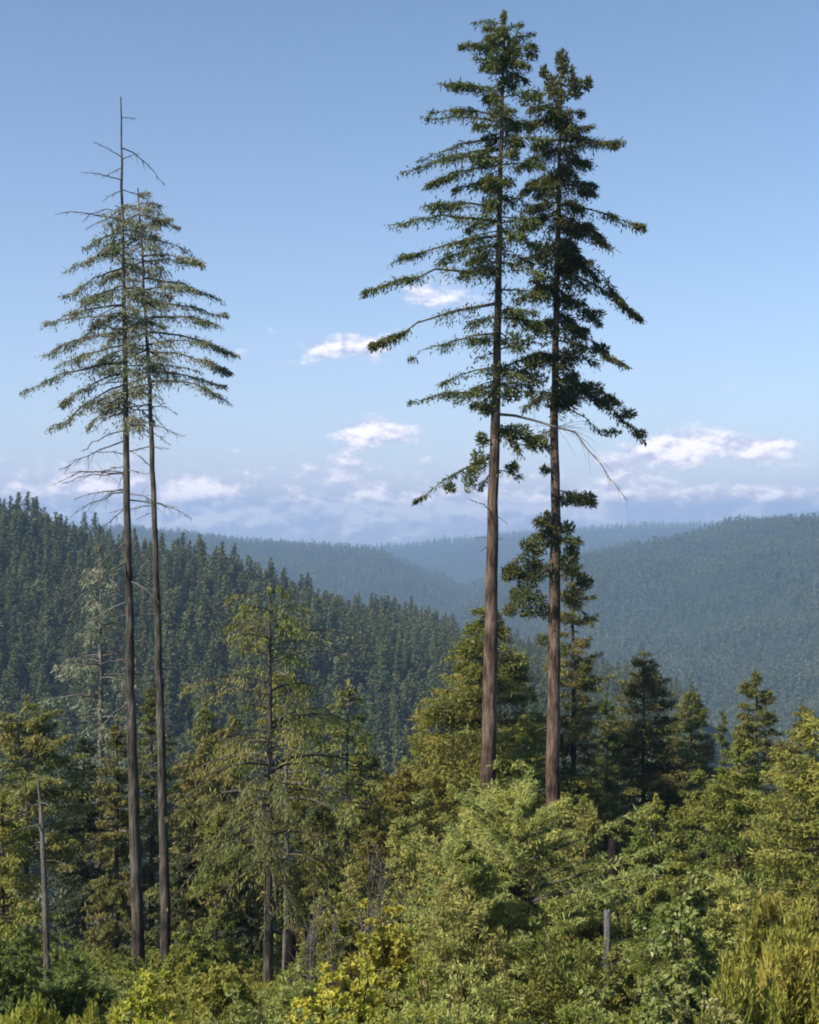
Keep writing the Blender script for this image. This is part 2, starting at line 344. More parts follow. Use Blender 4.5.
# ---------------------------------------------------------------- the four tall trees
def tall_tree(name, label, axis, d, r0, rtop, limbs, leaf, bark, seed, spray=.5, per=26, twig=.9, deadlimbs=(), rnd=None, clumps=(), stub_top=480, dclump=0, deadrnd=None, asp=.28):
    """axis: list of (px,py) of the trunk from base to tip as seen; limbs: (attach_y, tip_px, tip_py, density, twiglen)"""
    rng = np.random.default_rng(seed)
    bx, by = axis[0]
    x0 = (bx - CX) / F * d; z0 = float(hgt(np.array([x0]), np.array([d]))[0])
    root = empty(name, (x0, d, z0), label, 'tree')
    o0 = np.array([x0, d, z0])
    ax = np.array([P(px, py, d) for px, py in axis]) - o0
    ax[0] = [0, 0, -.8]
    axp = np.array([a[1] for a in axis], float)
    def at(py):   # point on the trunk at picture row py
        return np.array([np.interp(-py, -axp, ax[:, i]) for i in range(3)])
    # resample trunk
    zz = np.linspace(axp[0], axp[-1], 40); tp = np.array([at(v) for v in zz]); tp[1:, :2] += rng.normal(0, .02, (39, 2))
    t = np.linspace(0, 1, 40)
    rad = r0 * ((1 - t) ** .95 * 1.0 + .30 * np.exp(-t * 40)) + rtop
    rad[1:] *= rng.uniform(.95, 1.05, 39)
    w = MB(); tube(w, tp, rad, 14)
    link('trunk', w.mesh('trunk', [M[bark]], True), root)
    crown = MB()
    def limb(ay, tx, ty, dens, tw, dead=False, depth=None, sag=.06, clump=None, hang=.45, into=None):
        clump = dclump if clump is None else clump
        p0 = at(ay); p1 = P(tx, ty, d) - o0
        L = np.linalg.norm(p1 - p0)
        dy = (rng.normal(0, .45) if depth is None else depth) * L
        p1 = p1 + np.array([0, dy, 0])
        tt_ = np.linspace(0, 1, 9)[:, None]
        pts = p0 * (1 - tt_) + p1 * tt_
        pts[:, 2] += sag * L * np.sin(tt_[:, 0] * math.pi) + rng.normal(0, .015 * L, 9) * tt_[:, 0]
        pts[1:, 0] += rng.normal(0, .012 * L, 8)
        if dead: pts[1:] += np.cumsum(rng.normal(0, .016 * L, (8, 3)), 0)
        mb = MB() if into is None else into
        rl = (.022 + .0115 * L) if not dead else (.02 + .009 * L)
        tube(mb, pts, np.linspace(rl, .012, 9), 6)
        if dead:   # bare side twigs
            for q in range(int(4 + L * 3.2)):
                tq = rng.uniform(.25, .98); pp, dd = interp(pts, np.array([tq])); pp = pp[0]; dd = dd[0]
                ll = L * rng.uniform(.10, .36) * (1.25 - tq)
                e = norm(dd * .8 + rng.normal(0, .5, 3) + [0, 0, -.25])
                tube(mb, np.array([pp, pp + e * ll * .5, pp + e * ll + [0, 0, -.12 * ll]]), [.014, .011, .005], 4)
        if into is None: link('dead_limb' if dead else 'limb', mb.mesh('limb', [M['dead_bark'] if dead else M['twig']], True), root)
        if not dead: dress(crown, pts, int(per * 3.2 * dens * rng.choice([.6, 1.0, 1.25, 1.6]) * (L + .3)), tw * 1.05, spray * .8, rng, .05, hang, .55, asp * .85, clump=clump)
        return pts
    for l in limbs: limb(*l[:5], **(l[5] if len(l) > 5 else {}))
    for l in deadlimbs: limb(l[0], l[1], l[2], 0, 0, True, **(l[3] if len(l) > 3 else {}))
    for _ in range(12):   # broken stubs below the crown
        ay = rng.uniform(stub_top, min(axp[0], 900)); p = at(ay) + o0; a = rng.uniform(0, 6.28)
        limb(ay, CX + p[0] / d * F + math.cos(a) * rng.uniform(9, 22), ay + rng.uniform(-5, 9), 0, 0, True, depth=math.sin(a) * .7)
    if deadrnd:
        ya, yb, n, Lp = deadrnd
        for _ in range(n):
            ay = rng.uniform(ya, yb); p = at(ay) + o0; a = rng.uniform(0, 6.28)
            limb(ay, CX + p[0] / d * F + math.cos(a) * Lp * rng.uniform(.4, 1), ay + rng.uniform(0, 24), 0, 0, True, depth=math.sin(a) * .8)
    inner = MB()
    if rnd:   # limbs that point towards and away from the viewer, and short ones
        for (ya, yb, n, Lp, dens, tw) in rnd:
            for _ in range(n):
                ay = rng.uniform(ya, yb); ln = rng.uniform(.5, 1) * Lp
                a = rng.uniform(0, 2 * math.pi)
                p = at(ay) + o0; px_ = CX + p[0] / d * F
                limb(ay, px_ + math.cos(a) * ln * .55, ay + ln * .12 * rng.uniform(-.5, 2), dens, tw, depth=math.sin(a) * (1.8), into=inner)
        io = link('inner_limbs', inner.mesh('inner_limbs', [M['twig']], True), root); io['kind'] = 'stuff'
    for (cx, cy, rx, rz, n) in clumps:   # tufts of foliage
        c = P(cx, cy, d) - o0; s = d / F
        g = norm(rng.normal(0, 1, (n, 3))) * (rng.random(n) ** .4)[:, None]
        C = c + g * np.array([rx * s, rx * s, rz * s])
        u = norm(g + rng.normal(0, .5, (n, 3)) + [0, 0, .3]); wv = norm(np.cross(u, rng.normal(0, 1, (n, 3))))
        l = spray * rng.uniform(.6, 1.2, n); leaves(crown, C, u, wv, l, l * asp)
    link('crown', crown.mesh('foliage', [M[leaf]]), root)
    return root

D3, D4 = 78.0, 84.0
g3 = CY - float(hgt(np.array([(487 - CX) / F * D3]), np.array([D3]))[0]) * F / D3
g4 = CY - float(hgt(np.array([(552 - CX) / F * D4]), np.array([D4]))[0]) * F / D4
T = {'clump': 15}
tall_tree('tall_redwood', 'tallest tree, straight bare reddish trunk and long level foliage tiers reaching left', [(486, g3), (488, 800), (492, 560), (496, 400), (499, 250), (502, 120), (504, 12)], D3, .55, .05,
  [(24, 474, 17, 1, .5), (34, 484, 28, 1.2, .5), (50, 462, 38, 1, .6), (30, 522, 22, 1.2, .5), (42, 534, 36, 1.1, .6), (55, 533, 50, 1.1, .7), (72, 476, 60, 1.2, .7), (70, 526, 76, 1.2, .7),
   (92, 440, 70, 1, .7), (97, 453, 88, .9, .7), (98, 536, 96, 1, .7), (117, 433, 108, 1, .8), (123, 422, 125, .7, .6), (121, 540, 122, 1, .8), (138, 421, 142, .9, .7), (150, 404, 161, 1.0, .8), (140, 545, 146, 1, .8),
   (158, 415, 174, .9, .8), (165, 428, 181, 1.1, .9), (165, 540, 170, 1, .8), (182, 453, 189, 1, .8), (196, 534, 204, .8, .8), (208, 420, 226, 1.1, 1.0), (222, 388, 233, .6, .8), (236, 387, 257, .7, .8), (246, 430, 268, 1.3, 1.1),
   (238, 545, 246, 1, .9), (255, 470, 262, 1, .8), (272, 372, 309, 1.05, .9), (262, 540, 284, 1, .8), (290, 545, 300, .9, .8), (303, 374, 342, 1.15, .9), (318, 545, 326, 1, .8), (333, 412, 356, 1.15, .9), (350, 552, 340, .7, .7),
   (367, 440, 381, 1.3, .9), (372, 540, 352, .9, .7), (393, 411, 401, .6, .6, T), (385, 535, 385, 1.1, .8), (410, 470, 404, 1, .6, T), (428, 547, 446, 1.5, 1.1), (420, 520, 455, 1.2, .9),
   (455, 416, 503, .55, .6, {'clump': 12}), (452, 470, 470, .8, .7, T), (470, 478, 492, .5, .5, T), (470, 524, 478, .7, .6, T)],
  'redwood_leaf', 'redwood_bark', 3, clumps=[(504, 18, 3, 8, 160), (503, 34, 7, 9, 260), (512, 48, 9, 8, 260), (502, 64, 10, 10, 260), (508, 84, 12, 9, 280), (498, 112, 12, 12, 300), (512, 395, 12, 8, 260), (486, 408, 8, 9, 180), (515, 432, 18, 9, 420), (535, 442, 14, 8, 320), (478, 462, 9, 14, 240), (470, 480, 8, 14, 200), (482, 440, 8, 8, 180), (512, 468, 8, 7, 160), (450, 488, 7, 6, 120), (500, 372, 18, 10, 300), (515, 340, 22, 8, 300)], deadlimbs=[(512, 466, 500, {}), (414, 622, 498, {'sag': .10, 'depth': -.15}), (545, 478, 552, {})],
  rnd=[(30, 200, 44, 60, 1.1, .7), (200, 400, 40, 80, 1.0, .9)], dclump=11, spray=.40, per=34)
tall_tree('tall_redwood', 'tall crooked tree with tufted rounded top, just right of the tallest tree', [(551, g4), (553, 810), (554, 640), (556, 520), (554, 420), (556, 330), (558, 230), (560, 140), (562, 55)], D4, .53, .05,
  [(112, 583, 113, 1, .6), (134, 597, 126, .7, .5), (140, 617, 140, 1, .7, {'clump': 6}), (150, 612, 160, 1.1, .8), (168, 604, 180, 1.3, .9), (186, 592, 190, 1, .8),
   (205, 634, 238, 1.0, .8), (215, 606, 240, 1.2, .8), (228, 615, 262, .9, .7), (238, 632, 290, 1.0, .8), (252, 600, 276, 1.2, .8), (268, 640, 322, 1.0, .8), (290, 606, 318, 1.1, .8), (320, 602, 350, 1.4, 1.0), (340, 620, 377, .8, .6),
   (355, 596, 366, 1, .8), (378, 620, 405, 1.5, 1.0), (385, 648, 440, .8, .7, {'clump': 14, 'sag': .12}), (400, 604, 434, .4, .5, T),
   (95, 532, 100, 1, .7), (120, 528, 130, 1.1, .8), (150, 520, 162, 1.1, .9), (185, 520, 192, 1, .9), (215, 515, 232, 1.1, .9), (250, 518, 262, 1, .9), (285, 512, 300, 1, .8), (320, 520, 330, 1, .8), (355, 522, 372, 1, .8), (392, 524, 408, .9, .8),
   (415, 570, 402, 1.2, .7), (430, 532, 440, .8, .7), (490, 594, 503, 1.3, .8), (520, 508, 575, 1.1, .9), (530, 534, 520, 1.2, .8), (560, 504, 608, 1.1, .9), (560, 590, 585, 1.0, .9), (540, 578, 540, 1.3, .8), (590, 588, 620, .5, .6, T)],
  'redwood_leaf', 'redwood_bark', 4, clumps=[(562, 62, 7, 14, 300), (552, 84, 9, 10, 260), (576, 88, 8, 12, 300), (544, 72, 5, 7, 120), (588, 84, 5, 8, 160), (560, 96, 12, 8, 260), (566, 74, 10, 14, 260), (532, 100, 14, 8, 240), (538, 545, 12, 12, 260), (532, 560, 12, 12, 260), (572, 550, 8, 9, 200), (512, 572, 12, 9, 350), (520, 596, 12, 12, 350), (528, 578, 12, 14, 350), (510, 610, 8, 7, 200), (584, 582, 10, 8, 220), (578, 500, 12, 7, 240), (560, 120, 14, 10, 300), (560, 180, 18, 12, 350), (548, 250, 20, 14, 350), (565, 300, 22, 12, 350), (572, 356, 24, 9, 380), (585, 388, 20, 8, 340), (560, 404, 16, 7, 260), (606, 402, 12, 6, 180), (628, 414, 9, 6, 140), (640, 434, 8, 5, 110), (612, 432, 10, 5, 110), (590, 315, 16, 7, 240), (545, 330, 16, 10, 260), (536, 380, 14, 8, 240), (588, 498, 9, 7, 180), (546, 520, 12, 9, 260), (566, 528, 10, 8, 220), (538, 600, 10, 10, 200), (528, 545, 9, 8, 160), (600, 348, 10, 5, 140), (545, 470, 6, 6, 90), (548, 536, 14, 12, 300), (566, 560, 14, 12, 300), (540, 572, 14, 10, 260), (572, 596, 12, 10, 240), (548, 612, 12, 9, 200), (528, 612, 10, 8, 180), (562, 500, 10, 8, 180), (542, 640, 8, 7, 120)],
  rnd=[(100, 270, 60, 66, 1.5, 1.0), (260, 400, 34, 60, 1.3, 1.0)], dclump=8, spray=.42, per=36)
D1, D2 = 69.0, 76.0
def gy(px, d): return CY - float(hgt(np.array([(px - CX) / F * d]), np.array([d]))[0]) * F / d
tall_tree('tall_fir', 'tall thin tree with bare dead spire and sparse greyish crown, leftmost of the tall trees', [(139, gy(139, D1)), (137, 900), (131, 700), (127, 500), (124, 300), (122, 190), (121, 97)], D1, .33, .03,
  [(232, 82, 246, .55, .7), (246, 90, 262, .5, .7), (250, 70, 276, .5, .7), (262, 158, 280, .4, .6), (268, 66, 296, .55, .8), (285, 74, 312, .5, .8), (290, 165, 305, .4, .7), (305, 46, 325, .5, .8), (312, 60, 345, .5, .8), (322, 158, 340, .4, .6),
   (332, 40, 358, .5, .8), (345, 64, 372, .55, .8), (352, 160, 368, .4, .6), (362, 32, 392, .5, .8), (372, 60, 402, .5, .8), (392, 46, 433, .6, .8), (384, 66, 420, .6, .8), (396, 90, 428, .5, .7), (400, 150, 420, .3, .6), (212, 100, 226, .5, .5), (205, 140, 214, .4, .5)],
  'grey_leaf', 'grey_bark', 1, spray=.32, per=54,
  deadlimbs=[(148, 154, 172, {'sag': .2}), (118, 136, 116, {}), (157, 97, 146, {}), (168, 102, 172, {}), (180, 90, 180, {}), (190, 100, 200, {}), (213, 78, 218, {'sag': .15}), (160, 140, 150, {}), (190, 142, 196, {}), (440, 55, 468, {}), (452, 175, 452, {}), (430, 80, 452, {}), (474, 62, 482, {}), (487, 96, 500, {}), (492, 74, 520, {}),
             (500, 190, 516, {'sag': .1}), (508, 98, 532, {}), (540, 88, 590, {}), (560, 80, 610, {}), (600, 74, 640, {}), (615, 170, 620, {}), (660, 90, 672, {}), (700, 100, 730, {}), (720, 112, 738, {}), (580, 165, 600, {})],
  rnd=[(215, 425, 46, 56, .7, .9)], dclump=8, deadrnd=(200, 500, 34, 75))
tall_tree('tall_fir', 'slimmer live tree whose one-sided crown reaches right, beside the bare-spired tree', [(166, gy(166, D2)), (165, 900), (160, 700), (154, 500), (149, 380), (143, 270), (138, 188)], D2, .29, .04,
  [(196, 150, 194, 1, .4), (204, 162, 206, 1, .5), (215, 178, 228, 1, .6, T), (228, 174, 222, .9, .5), (238, 187, 246, 1, .7, T), (256, 206, 268, .9, .7, T), (262, 190, 262, .8, .6, T), (278, 217, 294, .9, .7, T), (290, 206, 300, .8, .7, T), (305, 228, 322, .9, .7, T), (318, 226, 332, .8, .7, T),
   (332, 232, 352, .9, .8, T), (345, 216, 348, .7, .7, T), (352, 232, 374, 1, .8, T), (366, 200, 372, .7, .7, T), (382, 234, 406, .8, .7, {'clump': 10, 'sag': .1}), (372, 220, 384, .6, .6, T), (214, 112, 228, .9, .7), (236, 104, 252, .8, .7), (262, 96, 280, .8, .8), (288, 94, 306, .7, .8), (320, 90, 342, .7, .8), (350, 98, 372, .7, .8), (376, 104, 400, .7, .8)],
  'grey_leaf', 'grey_bark', 2, spray=.32, per=46, deadlimbs=[(414, 172, 436, {}), (470, 130, 452, {}), (505, 112, 512, {}), (620, 186, 640, {}), (760, 140, 776, {})],
  rnd=[(200, 400, 40, 60, .9, .9)], dclump=9, deadrnd=(230, 440, 12, 50))

# ---------------------------------------------------------------- middle-distance trees
def mid(name, label, px, top, d, wpx, leaf, bark, seed, **kw):
    a = dict(nb=130, base=.12, spray=.5, per=26); a.update(kw)
    return plant_conifer(name, label, px, top, d, wpx, leaf, bark, seed, **a)

mid('spruce_tree', 'olive conifer with drooping hooked top and bare lower trunk, in front of the left hillside', 268, 588, 58, 150, 'brown_leaf', 'grey_bark', 11, nb=120, base=.30, droop=.8, e0=(.45, .3), up=.06, gap=.8, hang=1.2, per=24, spray=.30, twig=.8, prof=.38, trunk_r=.22, dead=.4, clump=9, asp=.24)
mid('spruce_tree', 'thin-trunked conifer close behind the hook-topped one, with pale broken bark', 286, 664, 63, 110, 'olive_leaf', 'dead_bark', 12, nb=70, base=.22, droop=.7, e0=(.3, .2), gap=.6, hang=1.1, per=24, spray=.34, prof=.4, trunk_r=.17, dead=.35)
mid('fir_tree', 'dark ragged half-dead conifer just right of the hook-topped tree', 345, 690, 74, 110, 'dark_leaf', 'grey_bark', 13, nb=80, base=.25, droop=.45, gap=.5, per=20, prof=.45, dead=.4, hang=.6)
mid('fir_tree', 'grey twiggy half-bare conifer behind the two thin left trunks', 100, 545, 98, 120, 'grey_leaf', 'dead_bark', 14, nb=120, base=.08, droop=.6, e0=(.3, .1), gap=.4, per=12, spray=.5, prof=.55, dead=.5, limbr=.03, hang=.9)
mid('redwood_tree', 'broad pyramid-shaped redwood with level tiers behind the tallest trunk', 486, 610, 98, 300, 'olive_leaf', 'redwood_bark', 15, nb=300, base=.06, droop=.06, e0=(.12, -.05), up=.03, gap=.2, per=26, spray=.55, prof=.9, flat=.2, hang=.2)
mid('fir_tree', 'slim dark conifer rising close to the right of the crooked tall trunk', 573, 556, 100, 80, 'dark_leaf', 'grey_bark', 16, nb=210, base=.08, droop=.2, gap=.5, per=26, spray=.5, prof=.55)
mid('fir_tree', 'dense dark conifer with a tall pointed top, right of the tall pair', 645, 653, 106, 135, 'dark_leaf', 'grey_bark', 17, nb=250, base=.06, droop=.2, gap=.25, per=32, spray=.45, prof=.62)
mid('fir_tree', 'dark conifer leaning against the right side of the dense pointed one', 690, 694, 112, 110, 'dark_leaf', 'grey_bark', 18, nb=220, base=.06, droop=.2, gap=.3, per=30, spray=.45, prof=.6)
mid('fir_tree', 'slender green conifer filling the gap left of the dense pointed one', 606, 700, 92, 76, 'dark_leaf', 'grey_bark', 19, nb=120, base=.06, gap=.3, per=30, spray=.45, prof=.6)
mid('fir_tree', 'small narrow conifer top between the leaning dark conifer and the blunt-topped one', 723, 712, 120, 44, 'dark_leaf', 'grey_bark', 20, nb=120, base=.06, gap=.3, per=26, spray=.5, prof=.6)
mid('fir_tree', 'blunt flat-topped conifer with bushy crown near the right edge', 757, 674, 108, 84, 'dark_leaf', 'grey_bark', 21, nb=230, base=.06, gap=.25, per=32, spray=.45, prof=.5, topblunt=.4)
mid('redwood_tree', 'olive bushy redwood spreading below the blunt-topped conifer', 738, 742, 62, 125, 'olive_leaf', 'redwood_bark', 22, nb=150, base=.04, gap=.25, per=34, spray=.34, prof=.55, droop=.12)
mid('redwood_tree', 'yellow-green spreading redwood cut by the right edge of the photo', 822, 722, 48, 190, 'green_leaf', 'redwood_bark', 23, nb=150, base=.04, gap=.3, per=36, spray=.30, prof=.5, droop=.1)
mid('oak_tree', 'brown-tinged olive tree with thin pale trunk at the left edge', 26, 704, 60, 108, 'brown_leaf', 'dead_bark', 24, nb=110, base=.40, gap=.4, per=36, spray=.34, prof=.35, droop=.15, hang=.4, trunk_r=.13)
mid('fir_tree', 'narrow dark conifer just left of the two thin trunks', 116, 722, 84, 54, 'dark_leaf', 'grey_bark', 25, nb=150, base=.05, gap=.35, per=30, spray=.42, prof=.5)
mid('fir_tree', 'dark conifer seen between the two thin left trunks', 152, 690, 96, 64, 'dark_leaf', 'grey_bark', 26, nb=150, base=.05, gap=.35, per=26, spray=.45, prof=.5)
mid('fir_tree', 'olive-brown loose conifer right of the two thin trunks', 205, 708, 82, 96, 'brown_leaf', 'grey_bark', 27, nb=140, base=.08, gap=.4, per=24, spray=.45, prof=.55, droop=.4, hang=.5)
mid('fir_tree', 'low light-green column-shaped conifer below the olive-brown loose one', 216, 812, 62, 46, 'green_leaf', 'grey_bark', 28, nb=120, base=.04, gap=.3, per=34, spray=.3, prof=.4)
mid('fir_tree', 'shade-toned conifer in the gap between the left edge tree and the thin trunks', 84, 740, 92, 74, 'shade_leaf', 'grey_bark', 29, nb=190, base=.1, gap=.4, per=24, spray=.45, prof=.5)  # needles coloured near black in place of the gap's shade
mid('fir_tree', 'dark conifer filling the space under the half-dead dark conifer', 322, 806, 66, 70, 'dark_leaf', 'grey_bark', 30, nb=120, base=.04, gap=.3, per=30, spray=.34, prof=.5)
mid('redwood_tree', 'young yellow-green redwood at the left foot of the broad pyramid redwood', 402, 768, 70, 90, 'olive_leaf', 'redwood_bark', 31, nb=130, base=.04, gap=.3, per=32, spray=.36, prof=.55, droop=.1)
mid('redwood_tree', 'young redwood at the foot of the crooked tall trunk', 585, 800, 66, 76, 'green_leaf', 'redwood_bark', 32, nb=120, base=.04, gap=.3, per=32, spray=.34, prof=.5, droop=.1)
mid('fir_tree', 'short olive conifer in front of the dense pointed dark one', 655, 800, 62, 80, 'olive_leaf', 'grey_bark', 33, nb=130, base=.04, gap=.3, per=32, spray=.32, prof=.5)
mid('fir_tree', 'low shade-toned conifer between the hook-topped tree and the left trunks', 238, 800, 74, 60, 'shade_leaf', 'grey_bark', 34, nb=110, base=.05, gap=.4, per=28, spray=.4, prof=.5)  # shade between the trees painted in as needle colour
mid('fir_tree', 'green feathery conifer at the left edge below the brown-tinged tree', 2, 800, 48, 90, 'green_leaf', 'grey_bark', 35, nb=120, base=.04, gap=.4, per=36, spray=.28, prof=.5)
mid('fir_tree', 'low shade-toned conifer just left of the light-green column-shaped conifer', 192, 822, 80, 60, 'shade_leaf', 'grey_bark', 46, nb=160, base=.03, gap=.3, per=28, spray=.38, prof=.4)  # added to blacken this gap; its shade is in the needle colour
mid('young_redwood', 'big pale green feathery young redwood hiding the feet of the tall right pair', 518, 796, 33, 215, 'pale_leaf', 'grey_bark', 47, nb=200, base=.02, gap=.6, per=66, spray=.22, prof=.52, droop=.2, e0=(.55, .05), hang=.3, flat=.45, asp=.2, twig=.5)
mid('young_redwood', 'smaller pale young redwood leaning on the left side of the big feathery one', 462, 842, 31, 110, 'pale_leaf', 'grey_bark', 48, nb=150, base=.02, gap=.5, per=62, spray=.22, prof=.5, droop=.12, e0=(.5, .1), hang=.15, flat=.5, asp=.24, twig=.4)
mid('fir_tree', 'low dark conifer just right of the second thin left trunk', 184, 768, 86, 56, 'dark_leaf', 'grey_bark', 36, nb=120, base=.04, gap=.4, per=28, spray=.38, prof=.5)
mid('fir_tree', 'olive conifer behind the half-dead dark one, below the hillside', 366, 742, 96, 84, 'olive_leaf', 'grey_bark', 37, nb=150, base=.04, gap=.3, per=24, spray=.5, prof=.5)
mid('fir_tree', 'yellow-green conifer directly behind the trunk of the hook-topped tree', 300, 752, 84, 80, 'green_leaf', 'grey_bark', 38, nb=130, base=.04, gap=.35, per=26, spray=.42, prof=.5)
mid('redwood_tree', 'olive redwood between the left flank of the pyramid redwood and the hillside', 428, 716, 108, 84, 'olive_leaf', 'redwood_bark', 39, nb=150, base=.04, gap=.3, per=24, spray=.52, prof=.55, droop=.1)
mid('redwood_tree', 'green redwood in the gap between the two tall right trunks', 528, 716, 88, 84, 'green_leaf', 'redwood_bark', 40, nb=150, base=.04, gap=.3, per=26, spray=.46, prof=.55, droop=.1)
mid('fir_tree', 'low olive conifer below the small narrow conifer top', 700, 772, 78, 84, 'olive_leaf', 'grey_bark', 41, nb=140, base=.04, gap=.3, per=28, spray=.4, prof=.5)
mid('redwood_tree', 'olive redwood behind the spreading one at the right edge', 800, 706, 78, 110, 'olive_leaf', 'redwood_bark', 42, nb=160, base=.04, gap=.3, per=28, spray=.4, prof=.55, droop=.1)
mid('fir_tree', 'loose grey-green conifer left of the hook-topped tree', 232, 716, 78, 84, 'brown_leaf', 'grey_bark', 44, nb=130, base=.06, gap=.4, per=20, spray=.44, prof=.5, droop=.5, hang=.8, dead=.2)
mid('fir_tree', 'olive conifer low between the half-dead dark one and the pyramid redwood', 380, 806, 64, 70, 'olive_leaf', 'grey_bark', 45, nb=120, base=.04, gap=.3, per=30, spray=.36, prof=.5)

# ---------------------------------------------------------------- shrubs and saplings
def shrub_mesh(seed, H, W, n, ll, lw, leaf, kind):
    rng = np.random.default_rng(seed); wood = MB(); fol = MB()
    ns = 16 if kind != 'brush' else 34
    for k in range(ns):
        a = rng.uniform(0, 6.28); rr = rng.random() ** .6
        hh = H * (1 - .55 * rr ** 1.6) * rng.uniform(.72, 1.08)
        tip = np.array([math.cos(a) * W * .5 * rr, math.sin(a) * W * .5 * rr, hh])
        b = np.array([math.cos(a) * W * .08 * rr, math.sin(a) * W * .08 * rr, -.4])
        t = np.linspace(0, 1, 6)[:, None]
        pts = b * (1 - t) + tip * t; pts[:, :2] += (np.array([math.cos(a), math.sin(a)]) * W * .1 * rr) * np.sin(t * math.pi)
        pts[1:] += rng.normal(0, .02 * H, (5, 3))
        tube(wood, pts, np.linspace(.012 + H * .007, .006, 6), 4)
        m = n // ns
        if kind == 'brush':
            dress(fol, pts, m, W * .16, ll, rng, .2, -.5, .5, lw / ll, tuft=.9)
        else:
            k2 = max(5, m // 40); tc = .3 + .7 * rng.random(k2); cp, _ = interp(pts, tc)
            cp = cp + rng.normal(0, 1, (k2, 3)) * np.array([W * .085, W * .085, H * .06])
            idx = rng.integers(0, k2, m); g = norm(rng.normal(0, 1, (m, 3)))
            rad = W * .065 * rng.random(m) ** .5
            C = cp[idx] + g * rad[:, None] * [1, 1, .75]
            u = norm(g + rng.normal(0, .5, (m, 3)) + ([0, 0, -.25] if kind == 'round' else [0, 0, .25]))
            nr = norm(np.array([0, 0, .8]) + rng.normal(0, .6, (m, 3))); w = norm(np.cross(nr, u))
            l = ll * rng.uniform(.6, 1.3, m); leaves(fol, C, u, w, l, l * lw / ll, fold=.25)
    return wood.mesh('stems', [M['twig']], True), fol.mesh('foliage', [M[leaf]])

KIND = {'pale': ('pale_leaf', 'leafy', 12000, .14, .042), 'yellow': ('yellow_leaf', 'leafy', 9000, .13, .065), 'lime': ('lime_leaf', 'leafy', 12000, .12, .042),
        'shiny': ('shiny_leaf', 'round', 6000, .15, .10), 'brush': ('lime_leaf', 'brush', 14000, .17, .04), 'green': ('green_leaf', 'leafy', 11000, .13, .045), 'blue': ('blue_leaf', 'leafy', 10000, .15, .04)}
GRP = 'shrubs in the brushy foreground'
def shrub(kind, label, px, top, d, wpx, seed, cat='shrub'):
    loc, H = base_for(px, top, d); W = wpx / F * d; H = max(H, .5)
    leaf, kd, n, ll, lw = KIND[kind]
    n = int(n * min(2.2, max(.5, W * H / 6)))
    sc = max(.7, min(1.5, d / 28))
    w, f = shrub_mesh(seed, H, W, n, ll * sc, lw * sc, leaf, kd)
    e = empty('shrub', loc, label, cat, GRP)
    link('stems', w, e); link('foliage', f, e)
